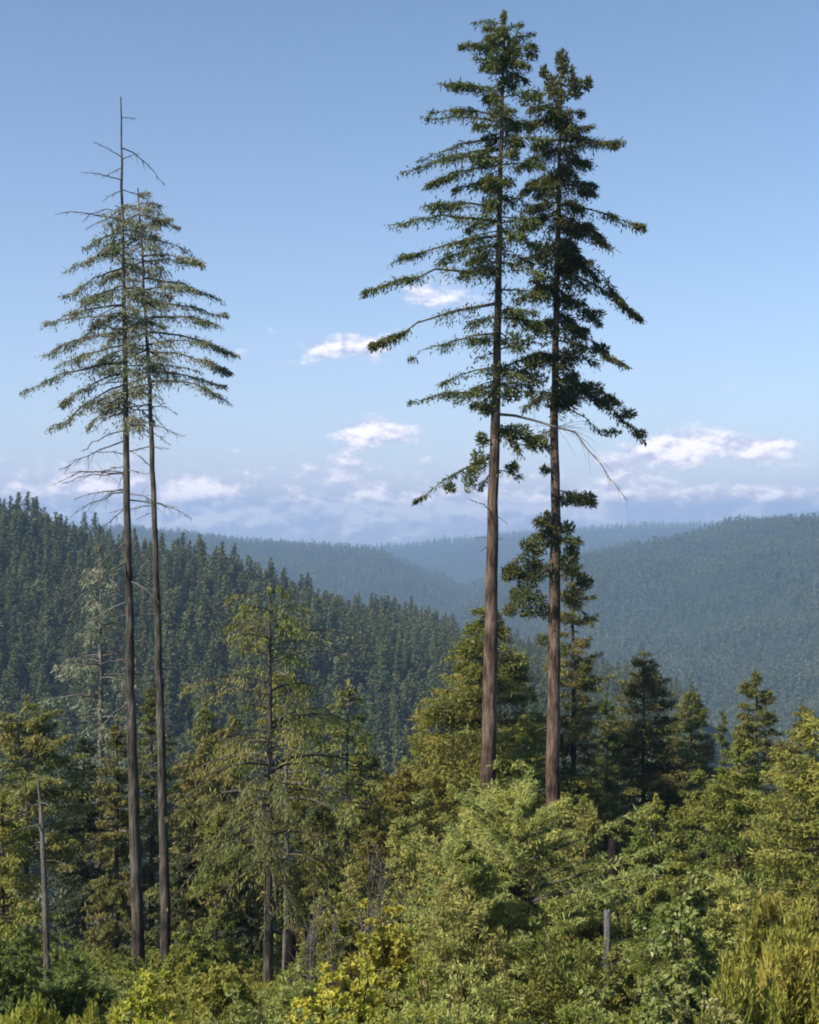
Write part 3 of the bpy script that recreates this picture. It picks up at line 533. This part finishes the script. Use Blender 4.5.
for i, a in enumerate([
  ('pale', 'pale green bush bulging from the lower left of the big feathery young redwood', 462, 868, 29, 120),
  ('green', 'mid-green bush at the bottom under the right half of the big feathery young redwood', 560, 905, 25, 140),
  ('pale', 'pale bush at the bottom edge directly below the big feathery young redwood', 470, 950, 21, 130),
  ('yellow', 'bright yellow bush below the leafless grey shrub', 388, 893, 31, 96),
  ('yellow', 'yellow bush low in front of the bright yellow one', 352, 932, 26, 100),
  ('lime', 'yellow-green bush between the yellow bushes and the big feathery young redwood', 425, 935, 25, 80),
  ('yellow', 'yellow bush at the foot of the leftmost thin trunk', 145, 972, 30, 80),
  ('pale', 'pale green low bush at the foot of the hook-topped conifer', 300, 962, 30, 100),
  ('pale', 'pale grey-green bush on the bottom edge, left of centre', 250, 985, 24, 110),
  ('lime', 'yellow-green bush left of the hook-topped conifer foot', 235, 955, 36, 80),
  ('blue', 'bluish-green sapling clump in the lower left corner area', 62, 935, 36, 90),
  ('blue', 'bluish-green sapling at the left edge near the bottom', 8, 915, 34, 70),
  ('brush', 'fine upright yellow-green brush in the bottom left corner', 30, 1000, 25, 80),
  ('brush', 'small tuft of yellow-green brush beside the bottom left corner brush', 88, 1008, 25, 60),
  ('shiny', 'shrub with glossy round leaves glinting, right of the pale stump', 682, 880, 27, 110),
  ('shiny', 'glossy-leaved shrub low beneath the glinting one', 640, 935, 23, 110),
  ('shiny', 'dark glossy shrub at the bottom edge, right of centre', 700, 960, 21, 100),
  ('brush', 'tall yellow-olive brush in the bottom right corner', 792, 905, 24, 130),
  ('brush', 'yellow-olive brush left of the bottom right corner brush', 742, 940, 22, 90),
  ('green', 'dense green bush at the right edge under the spreading redwood', 812, 838, 34, 110),
  ('pale', 'pale green bush between the olive redwood and the glossy shrub', 728, 858, 34, 90),
  ('green', 'green bush in the hollow left of the pale stump', 590, 852, 36, 70),
  ('pale', 'pale bush under the young redwood at the pyramid foot', 405, 830, 44, 90),
  ('pale', 'olive leafy bush above the big feathery young redwood, left of the tallest trunk', 448, 800, 46, 100),
  ('green', 'green bush between the hook-topped conifer and the bright yellow bush', 328, 886, 42, 80),
  ('pale', 'grey-green leafy bush left of the leafless grey shrub', 345, 858, 46, 70),
  ('green', 'dark green bush in shade right of the second thin left trunk', 195, 925, 46, 70),
  ('lime', 'low yellow-green bush on the bottom edge under the yellow bushes', 395, 992, 20, 110),
  ('pale', 'low pale bush on the bottom edge below the pale grey-green one', 320, 1000, 20, 100),
  ('lime', 'yellowish bush on the bottom edge between the feathery young redwood and glossy shrubs', 590, 985, 19, 120),
  ('lime', 'yellow-green bush on the bottom edge under the leftmost trunk bush', 185, 1004, 23, 90),
  ('pale', 'pale leafy bush pressed against the foot of the tallest trunk', 486, 774, 42, 120),
  ('pale', 'pale leafy bush pressed against the foot of the crooked tall trunk', 553, 786, 42, 120),
  ('shiny', 'small glossy bush hiding the foot of the pale stump', 614, 926, 25, 60),
  ('lime', 'yellow-green bush between the leftmost thin trunk and the hook-topped tree', 200, 950, 38, 90),
  ('brush', 'olive brush above the bottom right corner brush', 770, 880, 30, 80),
]):
    shrub(*a, seed=100 + i)

# leafless grey shrub
def bare_shrub(px, top, d, wpx, seed, label):
    rng = np.random.default_rng(seed); loc, H = base_for(px, top, d); W = wpx / F * d
    e = empty('bare_shrub', loc, label, 'shrub')
    for k in range(9):
        a = rng.uniform(0, 6.28); mb = MB()
        tip = np.array([math.cos(a) * W * .5 * rng.uniform(.2, 1), math.sin(a) * W * .5, H * rng.uniform(.7, 1)])
        t = np.linspace(0, 1, 7)[:, None]; pts = np.array([0, 0, -.3]) * (1 - t) + tip * t; pts[:, :2] += .15 * W * np.sin(t * 3.14) * [math.cos(a), math.sin(a)]
        tube(mb, pts, np.linspace(.05, .012, 7), 5)
        for q in range(16):
            p, dd = interp(pts, np.array([rng.uniform(.3, 1)])); p = p[0]; u = norm(dd[0] + rng.normal(0, .7, 3)); l = H * rng.uniform(.08, .25)
            tube(mb, np.array([p, p + u * l * .5 + rng.normal(0, .03, 3), p + u * l]), [.016, .012, .005], 4)
        link('branch', mb.mesh('branch', [M['dead_bark']], True), e)
bare_shrub(392, 850, 38, 70, 5, 'leafless silvery grey shrub above the bright yellow bush')
bare_shrub(322, 900, 36, 40, 6, 'small leafless shrub beside the foot of the hook-topped conifer')

# pale stump, charred snag, pale log, rocks
def snag(name, label, px, top, bot, d, r, mat, seed, jag=True):
    rng = np.random.default_rng(seed); p0 = P(px, bot, d); z = float(hgt(np.array([p0[0]]), np.array([d]))[0])
    H = P(px, top, d)[2] - z
    mb = MB(); n = 12; k = 9
    t = np.linspace(0, 1, k); pts = np.zeros((k, 3)); pts[:, 2] = -.5 + (H + .5) * t; pts[:, 0] = rng.normal(0, r * .1, k)
    tube(mb, pts, r * (1.25 - .4 * t), n)
    th = np.linspace(0, 2 * math.pi, n, endpoint=False); ring = np.stack([np.cos(th) * r * .8 + pts[-1, 0], np.sin(th) * r * .8, H + rng.uniform(0, r * 1.0, n)], 1)
    low = ring.copy(); low[:, 2] = H - .02; low[:, :2] *= 1.03; cen = np.array([[pts[-1, 0], 0, H + r * .2]])
    V = np.vstack([low, ring, cen]); j = np.arange(n); j2 = (j + 1) % n
    mb.add(V, np.stack([j, j2, n + j2, n + j], 1)); mb.n -= 0
    mb.add(V[n:], np.stack([j, j2, np.full(n, n), np.full(n, n)], 1)[:, :3])
    o = link(name, mb.mesh(name, [M[mat]], False)); o.location = (p0[0], d, z); o['label'] = label; o['category'] = 'stump' if name == 'stump' else 'snag'
def bare_tree():
    d = 44.0; b = P(48, 1000, d); z = float(hgt(np.array([b[0]]), np.array([d]))[0]); o0 = np.array([b[0], d, z]); rg = np.random.default_rng(8)
    e = empty('dead_tree', o0, 'thin pale bare dead trunk in front of the brown-tinged tree at the left edge', 'dead tree')
    tp = np.array([P(px, py, d) - o0 for px, py in ((48, 1010), (47, 960), (45, 900), (43, 850), (41, 810), (38, 778))]); tp[0] = (0, 0, -.4)
    m = MB(); tube(m, tp, [.13, .12, .105, .09, .07, .035], 9); link('trunk', m.mesh('trunk', [M['dead_bark']], True), e)
    for k in range(9):
        p, _ = interp(tp, np.array([rg.uniform(.35, .98)])); a = rg.uniform(0, 6.28); l = rg.uniform(.5, 1.5); m = MB()
        q = p[0] + np.array([math.cos(a), math.sin(a), -.1]) * l
        tube(m, np.array([p[0], (p[0] + q) / 2 + [0, 0, .08], q]), [.03, .02, .006], 5); link('branch', m.mesh('branch', [M['dead_bark']], True), e)
bare_tree()
snag('stump', 'short pale whitish stump in the brush, lower right of centre', 607, 912, 950, 30, .09, 'pale_wood', 1)
snag('charred_snag', 'black charred broken trunk behind the pale stump', 613, 842, 900, 52, .22, 'char_wood', 2)
snag('charred_snag', 'black charred stump right of the hook-topped conifer trunk', 291, 935, 970, 46, .22, 'char_wood', 3)

# ---------------------------------------------------------------- small trees for the hills
def hill_tree(seed, H, Rm, nb, per, q, leaf):
    rng = np.random.default_rng(seed); mb = MB()
    tube(mb, np.array([[0, 0, -2], [0, 0, H * .5], [0, 0, H * .97]]), [H * .012, H * .008, .05], 5, 1)
    hs = .12 + .86 * rng.random(nb) ** .85; az = rng.random(nb) * 6.28
    for h, a in zip(hs, az):
        hh = (h - .12) / .88
        L = Rm * ((1 - hh) ** .7 * min(1, .5 + hh * 3) * rng.uniform(.6, 1.2) + .06)
        n = max(2, int(per * (L / Rm + .2)))
        t = rng.random(n) ** .7; d = np.array([math.cos(a), math.sin(a), 0])
        C = np.array([0, 0, h * H]) + d * (t * L)[:, None]; C[:, 2] -= t * t * L * .35
        C += rng.normal(0, q * .35, (n, 3))
        u = norm(d + rng.normal(0, .5, (n, 3)) + [0, 0, -.3]); w = norm(np.cross(norm(np.array([0, 0, 1.]) + rng.normal(0, .6, (n, 3))), u))
        l = q * rng.uniform(.7, 1.4, n); leaves(mb, C, u, w, l, l * .6)
    return mb.mesh('conifer', [M[leaf], M['grey_bark']])

near_variants = [hill_tree(300 + i, 1.0 * h, r, 190, 10, 1.35, 'hill_leaf') for i, (h, r) in enumerate([(36, 7.2), (40, 6.6), (33, 7.6), (38, 6.0), (30, 7.0), (42, 7.4)])]
near_variants += [hill_tree(310 + i, h, r, 200, 10, 1.4, 'hill_leaf_light') for i, (h, r) in enumerate([(27, 8.2), (31, 6.6)])]
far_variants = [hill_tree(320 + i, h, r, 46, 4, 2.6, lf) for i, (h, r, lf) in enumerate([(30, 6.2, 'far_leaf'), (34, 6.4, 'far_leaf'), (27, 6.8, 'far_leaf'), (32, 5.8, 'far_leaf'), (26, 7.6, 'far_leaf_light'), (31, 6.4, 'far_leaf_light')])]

def scatter(rng, px0, px1, d0, d1, area):
    A = (px1 - px0) / F * (d1 ** 2 - d0 ** 2) / 2
    n = int(A / area)
    # jittered grid gives even spacing like real crowns
    d = np.sqrt(rng.uniform(d0 ** 2, d1 ** 2, n)); px = rng.uniform(px0, px1, n)
    return (px - CX) / F * d, d
def jgrid(rng, x0, x1, y0, y1, s):
    gx, gy_ = np.meshgrid(np.arange(x0, x1, s), np.arange(y0, y1, s))
    gx = gx + rng.uniform(-.48, .48, gx.shape) * s; gy_ = gy_ + rng.uniform(-.48, .48, gy_.shape) * s
    return gx.ravel(), gy_.ravel()

def stuff_instances(name, label, srcs, pts, rot, scl, idx):
    me = bpy.data.meshes.new(name); me.vertices.add(len(pts)); me.vertices.foreach_set('co', np.asarray(pts, np.float32).ravel())
    for nm, ty, dat in (('rz', 'FLOAT', rot), ('sc', 'FLOAT', scl), ('ix', 'INT', idx)):
        a = me.attributes.new(nm, ty, 'POINT'); a.data.foreach_set('value', np.asarray(dat, np.int32 if ty == 'INT' else np.float32))
    o = link(name, me); o['kind'] = 'stuff'; o['label'] = label
    g = bpy.data.node_groups.new(name, 'GeometryNodeTree')
    g.interface.new_socket('Geometry', in_out='INPUT', socket_type='NodeSocketGeometry'); g.interface.new_socket('Geometry', in_out='OUTPUT', socket_type='NodeSocketGeometry')
    N, L = g.nodes, g.links
    gi = N.new('NodeGroupInput'); go = N.new('NodeGroupOutput'); ip = N.new('GeometryNodeInstanceOnPoints'); gt = N.new('GeometryNodeJoinGeometry')
    for s in reversed(srcs):
        oi = N.new('GeometryNodeObjectInfo'); oi.inputs['Object'].default_value = s; oi.inputs['As Instance'].default_value = True
        L.new(oi.outputs['Geometry'], gt.inputs[0])
    L.new(gt.outputs[0], ip.inputs['Instance']); L.new(gi.outputs[0], ip.inputs['Points'])
    ip.inputs['Pick Instance'].default_value = True
    def at(nm, ty):
        n = N.new('GeometryNodeInputNamedAttribute'); n.data_type = ty; n.inputs['Name'].default_value = nm; return n.outputs['Attribute']
    L.new(at('ix', 'INT'), ip.inputs['Instance Index'])
    cb = N.new('ShaderNodeCombineXYZ'); L.new(at('rz', 'FLOAT'), cb.inputs['Z']); L.new(cb.outputs[0], ip.inputs['Rotation'])
    L.new(at('sc', 'FLOAT'), ip.inputs['Scale'])
    L.new(ip.outputs[0], go.inputs[0])
    md = o.modifiers.new('scatter', 'NODES'); md.node_group = g
    return o
def srcobjs(meshes, nm): return [bpy.data.objects.new(nm, m) for m in meshes]

rng = np.random.default_rng(77)
# near left hill
x, y = jgrid(rng, -480, 400, 430, 1480, 10.6)
dr, zr = seg_dist(x, y, R1)
px = CX + x / y * F
keep = (px > -130) & (px < 700) & (dr < 560) & (fbm(x / 30, y / 30, 88) > -.62)
x, y = x[keep], y[keep]; z = hgt(x, y)
sc = .86 * rng.uniform(.6, 1.15, len(x)) * (1 + .4 * fbm(x / 60, y / 60, 66)); ix = rng.integers(0, 6, len(x)); ix = np.where(fbm(x / 45, y / 45, 67) + rng.normal(0, .25, len(x)) > .42, rng.integers(6, 8, len(x)), ix); rz = rng.uniform(0, 6.28, len(x))
Hs = np.array([36, 40, 33, 38, 30, 42, 27, 31])[ix] * sc
px = CX + x / y * F; pt = CY - (z + Hs) / y * F
# which show: in frame, above the middle-distance trees; the near ones and the skyline
order = np.argsort(y); vis = np.zeros(len(x)); top = np.full(1200, 760.0)
sil = np.interp(np.arange(1200) - 200, [-200, 0, 60, 110, 180, 230, 290, 350, 400, 440, 480, 560, 640, 1000], [705, 705, 705, 715, 720, 700, 640, 700, 760, 700, 650, 620, 600, 600])
top = sil.copy()
for i in order:
    c = int(px[i]) + 200; hw = max(1, int(Hs[i] * .09 / y[i] * F))
    if c - hw < 0 or c + hw >= 1200: continue
    seg = top[c - hw:c + hw + 1]; show = np.clip(seg - pt[i], 0, None).mean()
    if -10 < px[i] < 830: vis[i] = min(show, Hs[i] / y[i] * F) * hw
    top[c - hw:c + hw + 1] = np.minimum(seg, pt[i] + 6)
sel = np.argsort(-vis)[:300]; sel = sel[vis[sel] > 0]
top2 = np.minimum.reduceat(np.zeros(1), [0])
ridge_line = {}
def sky_tree(i):
    m = (np.abs(px - px[i]) < 9) & (pt < pt[i] - 1); return not m.any()
rest = np.ones(len(x), bool); rest[sel] = False
for i in sel:
    o = bpy.data.objects.new('conifer_tree', near_variants[ix[i]]); COL.objects.link(o)
    o.location = (x[i], y[i], z[i] - 1); o.rotation_euler = (rng.normal(0, .015), rng.normal(0, .015), rz[i]); o.scale = (sc[i] * rng.uniform(.9, 1.15),) * 2 + (sc[i],)
    if sky_tree(i): lb = 'dark conifer standing on the skyline of the near left hill'
    elif px[i] < 125: lb = 'dark conifer on the near hillside left of the two thin tall trunks'
    elif px[i] < 240: lb = 'dark conifer on the near hillside between the thin left trunks and the hook-topped tree'
    elif px[i] < 345: lb = 'dark conifer on the near hillside right behind the hook-topped tree'
    else: lb = 'dark conifer on the near hillside between the hook-topped tree and the tallest trunk'
    o['label'] = lb; o['category'] = 'tree'; o['group'] = lb.replace('dark conifer', 'conifers')
srcN = srcobjs(near_variants, 'hill_conifer'); srcF = srcobjs(far_variants, 'far_conifer')
xr, yr, zr_, ir, rr_, sr = x[rest], y[rest], z[rest], ix[rest], rz[rest], sc[rest]
stuff_instances('hillside_forest', 'rest of the dark conifer forest covering the near left hill', srcN, np.stack([xr, yr, zr_ - 1], 1), rr_, sr, ir)
# slope between the mid trees and the valley
x, y = jgrid(rng, -200, 260, 270, 480, 12); px = CX + x / y * F; k = (px > -120) & (px < 940) & (fbm(x / 30, y / 30, 12) > -.5)
x, y = x[k], y[k]; z = hgt(x, y)
Hc = np.clip((CY - 735) / F * y - z, 8, 36); s_ = Hc / 36 * rng.uniform(.75, 1.0, len(x))
stuff_instances('valley_forest', 'conifer tops filling the dip below the near slope', srcN, np.stack([x, y, z - 1], 1), rng.uniform(0, 6.28, len(x)), s_, rng.integers(0, 6, len(x)))
# far forests
def far(name, label, px0, px1, d0, d1, s, scl, cond=None):
    x0 = min((px0 - CX) / F * d0, (px0 - CX) / F * d1); x1 = max((px1 - CX) / F * d1, (px1 - CX) / F * d0)
    x, y = jgrid(rng, x0, x1, d0, d1, s); px = CX + x / y * F; k = (px > px0) & (px < px1)
    x, y = x[k], y[k]; z = hgt(x, y); k = (CY - z / y * F < 760) & (CY - z / y * F > 480) & (fbm(x / 120, y / 70, 34) > -.50)
    x, y, z = x[k], y[k], z[k]
    sc = scl * rng.uniform(.55, 1.3, len(x)) * (1 + .7 * fbm(x / 170, y / 170, 43)); ixf = np.where(fbm(x / 210, y / 150, 47) + rng.normal(0, .16, len(x)) > .22, rng.integers(4, 6, len(x)), rng.integers(0, 4, len(x)))
    print(name, len(x))
    stuff_instances(name, label, srcF, np.stack([x, y, z - 1], 1), rng.uniform(0, 6.28, len(x)), sc, ixf)
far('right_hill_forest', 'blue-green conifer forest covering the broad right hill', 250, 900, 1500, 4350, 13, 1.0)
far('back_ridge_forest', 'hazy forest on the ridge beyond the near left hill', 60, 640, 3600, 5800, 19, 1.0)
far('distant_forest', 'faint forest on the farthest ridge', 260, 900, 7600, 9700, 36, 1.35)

# ---------------------------------------------------------------- undergrowth
def plantlet(seed, leaf, H, W, n, ll, lw, kind):
    w, f = shrub_mesh(seed, H, W, n, ll, lw, leaf, kind); return f
ug = [plantlet(501, 'green_leaf', 1.1, 1.8, 900, .17, .06, 'leafy'), plantlet(502, 'pale_leaf', 1.0, 1.6, 900, .15, .06, 'leafy'), plantlet(503, 'lime_leaf', 1.2, 1.5, 1200, .18, .04, 'brush'),
      plantlet(504, 'olive_leaf', 1.3, 2.0, 900, .20, .07, 'leafy'), plantlet(505, 'yellow_leaf', 1.0, 1.3, 800, .14, .05, 'leafy'), plantlet(506, 'shiny_leaf', 1.0, 1.6, 700, .16, .10, 'round')]
x, y = jgrid(rng, -60, 60, 9, 130, 1.05); px = CX + x / y * F; k = (px > -150) & (px < 970) & (rng.random(len(x)) < np.clip(40 / y, .35, 1)) 
x, y = x[k], y[k]; z = hgt(x, y)
nn = fbm(x / 5, y / 5, 71); ix = np.where(y > 55, rng.choice([0, 3, 0], len(x)), np.where(nn < -.25, 3, np.where(nn < 0, 0, np.where(nn < .2, 1, np.where(nn < .38, 2, 5)))))
ix = np.where(rng.random(len(x)) < .06, 4, ix)
stuff_instances('undergrowth', 'mixed green and yellowish brush covering the near slope', srcobjs(ug, 'brush_clump'), np.stack([x, y, z - .05], 1), rng.uniform(0, 6.28, len(x)), rng.uniform(.6, 1.25, len(x)), ix)

# ---------------------------------------------------------------- haze
def haze():
    x0, x1, y0, y1, z0, z1 = -11500, 11500, -11500, 11500, -600, 75
    V = [(x, y, z) for x in (x0, x1) for y in (y0, y1) for z in (z0, z1)]
    Fq = np.array([(0, 1, 3, 2), (4, 6, 7, 5), (0, 4, 5, 1), (2, 3, 7, 6), (0, 2, 6, 4), (1, 5, 7, 3)])
    m, t, N, L = nt('haze_air'); out = N.new('ShaderNodeOutputMaterial'); v = N.new('ShaderNodeVolumePrincipled')
    v.inputs['Color'].default_value = HAZE_C; v.inputs['Density'].default_value = HAZE_D; v.inputs['Anisotropy'].default_value = .1
    L.new(v.outputs[0], out.inputs['Volume'])
    o = link('haze', mesh_np('haze', V, [Fq], [m])); o['kind'] = 'stuff'
HAZE_C = (.47, .68, 1.0, 1); HAZE_D = 1.15e-4
haze()

# ---------------------------------------------------------------- sky, sun, camera
SUN_EL, SUN_AZ = 42.0, -126.0        # azimuth clockwise from +Y (view direction): the sun stands left and a little behind
sd = np.array([math.sin(R(SUN_AZ)) * math.cos(R(SUN_EL)), math.cos(R(SUN_AZ)) * math.cos(R(SUN_EL)), math.sin(R(SUN_EL))])
sl = bpy.data.lights.new('sun', 'SUN'); sl.energy = 5.0; sl.angle = R(.5); sl.color = (1, .93, .80)
so = bpy.data.objects.new('sun', sl); COL.objects.link(so); so.rotation_euler = Vector(-sd).to_track_quat('-Z', 'Y').to_euler()

w = bpy.data.worlds.new('World'); scene.world = w; w.use_nodes = True
N, L = w.node_tree.nodes, w.node_tree.links; N.clear()
out = N.new('ShaderNodeOutputWorld'); bg = N.new('ShaderNodeBackground'); bg.inputs['Strength'].default_value = .118
sky = N.new('ShaderNodeTexSky'); sky.sky_type = 'NISHITA'; sky.sun_disc = False; sky.sun_elevation = R(SUN_EL); sky.sun_rotation = R(SUN_AZ)
sky.altitude = 1200; sky.air_density = 1.0; sky.dust_density = .1; sky.ozone_density = 2.4
tc = N.new('ShaderNodeTexCoord'); sp = N.new('ShaderNodeSeparateXYZ'); L.new(tc.outputs['Generated'], sp.inputs[0])
def mth(op, a, b=None, c=None, clamp=False):
    n = N.new('ShaderNodeMath'); n.operation = op; n.use_clamp = clamp
    for i, v in enumerate((a, b, c)):
        if v is None: continue
        if isinstance(v, (int, float)): n.inputs[i].default_value = v
        else: L.new(v, n.inputs[i])
    return n.outputs[0]
az = mth('ARCTAN2', sp.outputs['X'], sp.outputs['Y']); el = mth('ARCSINE', sp.outputs['Z'])
def noise(sx, sy, ox, oy, det, scl=1.0, rough=.55, dist=0):
    cb = N.new('ShaderNodeCombineXYZ'); L.new(mth('MULTIPLY_ADD', az, sx, ox), cb.inputs[0]); L.new(mth('MULTIPLY_ADD', el, sy, oy), cb.inputs[1])
    n = N.new('ShaderNodeTexNoise'); n.inputs['Scale'].default_value = scl; n.inputs['Detail'].default_value = det; n.inputs['Roughness'].default_value = rough; n.inputs['Distortion'].default_value = dist
    L.new(cb.outputs[0], n.inputs['Vector']); return n.outputs['Fac']
n1 = noise(34, 60, 3.1, .7, 7, rough=.6); n1b = noise(34, 60, 3.1 - .15, .7 + .3, 3, rough=.6)
blobs = [(360, 347, 62, 18, .38), (330, 350, 30, 12, .12), (440, 290, 62, 27, .40), (372, 433, 36, 15, .55), (688, 444, 36, 18, .52), (650, 472, 50, 11, .14), (765, 448, 26, 14, .52), (575, 508, 40, 12, .22), (435, 508, 30, 12, .22), (300, 506, 30, 12, .2), (650, 452, 30, 13, .26), (198, 492, 40, 14, .46), (375, 508, 34, 16, .2), (95, 478, 26, 12, .2), (250, 345, 50, 24, .14),
         (60, 480, 80, 22, .16), (375, 510, 50, 14, .34), (620, 474, 30, 10, .16), (255, 520, 40, 8, .3), (470, 505, 60, 14, .28), (340, 470, 70, 20, .16), (750, 492, 80, 12, .10), (170, 520, 60, 12, .25), (560, 500, 60, 14, .22)]
acc = None
for (bx, by, sx, sy, am) in blobs:
    a0 = math.atan((bx - CX) / F); e0 = math.atan((CY - by) / math.hypot(F, bx - CX))
    dx = mth('MULTIPLY', mth('SUBTRACT', az, a0), F / sx); dy = mth('MULTIPLY', mth('SUBTRACT', el, e0), F / sy)
    g = mth('MULTIPLY', mth('EXPONENT', mth('MULTIPLY', mth('ADD', mth('MULTIPLY', dx, dx), mth('MULTIPLY', dy, dy)), -1.0)), am)
    acc = g if acc is None else mth('ADD', acc, g)
# veil that thickens towards the horizon
lowband = mth('MULTIPLY', mth('EXPONENT', mth('MULTIPLY', mth('ABSOLUTE', el), -15.0)), .31)
dens = mth('ADD', mth('ADD', n1, acc), lowband)
mr = N.new('ShaderNodeMapRange'); mr.interpolation_type = 'SMOOTHSTEP'; mr.inputs['From Min'].default_value = .70; mr.inputs['From Max'].default_value = 1.04
L.new(dens, mr.inputs['Value'])
dsh = mth('ADD', mth('MULTIPLY', mth('SUBTRACT', n1, n1b), 3.4), mth('MULTIPLY', mth('SUBTRACT', dens, .8), 1.3), clamp=False)
shade = mth('ADD', dsh, .35, clamp=True)
cc = N.new('ShaderNodeMix'); cc.data_type = 'RGBA'; cc.inputs['A'].default_value = (3.3, 3.45, 4.95, 1); cc.inputs['B'].default_value = (7.0, 6.75, 7.2, 1); L.new(shade, cc.inputs['Factor'])
mx = N.new('ShaderNodeMix'); mx.data_type = 'RGBA'; L.new(mth('MULTIPLY', mr.outputs[0], .85), mx.inputs['Factor']); 
vl = N.new('ShaderNodeMix'); vl.data_type = 'RGBA'; vl.inputs['B'].default_value = (2.75, 3.15, 4.7, 1)
L.new(mth('MULTIPLY', mth('EXPONENT', mth('MULTIPLY', mth('ABSOLUTE', el), -5.5)), .95), vl.inputs['Factor']); 
ct = N.new('ShaderNodeMix'); ct.data_type = 'RGBA'; ct.blend_type = 'MULTIPLY'; ct.inputs['Factor'].default_value = 1; ct.inputs['B'].default_value = (.975, 1.03, 1.0, 1)
L.new(sky.outputs[0], ct.inputs['A']); L.new(ct.outputs['Result'], vl.inputs['A']); L.new(vl.outputs['Result'], mx.inputs['A']); L.new(cc.outputs['Result'], mx.inputs['B'])
L.new(mx.outputs['Result'], bg.inputs['Color']); L.new(bg.outputs[0], out.inputs['Surface'])
w.cycles.sampling_method = 'MANUAL'; w.cycles.sample_map_resolution = 512

cam = bpy.data.cameras.new('camera'); co = bpy.data.objects.new('camera', cam); COL.objects.link(co); scene.camera = co
cam.sensor_fit = 'VERTICAL'; cam.sensor_height = 24; cam.lens = 24 * F / 1024; cam.clip_start = .1; cam.clip_end = 60000
co.location = (0, 0, 0); co.rotation_euler = (R(90), 0, 0)

scene.view_settings.view_transform = 'Standard'; scene.view_settings.look = 'None'; scene.view_settings.exposure = .5; scene.view_settings.gamma = 1
cy = scene.cycles
cy.use_denoising = True
try: cy.denoiser = 'OPENIMAGEDENOISE'
except Exception: pass
cy.max_bounces = 5; cy.diffuse_bounces = 3; cy.glossy_bounces = 2; cy.transmission_bounces = 2; cy.volume_bounces = 0; cy.transparent_max_bounces = 4
cy.sample_clamp_indirect = 3
cy.pixel_filter_type = 'BLACKMAN_HARRIS'; cy.filter_width = 1.9
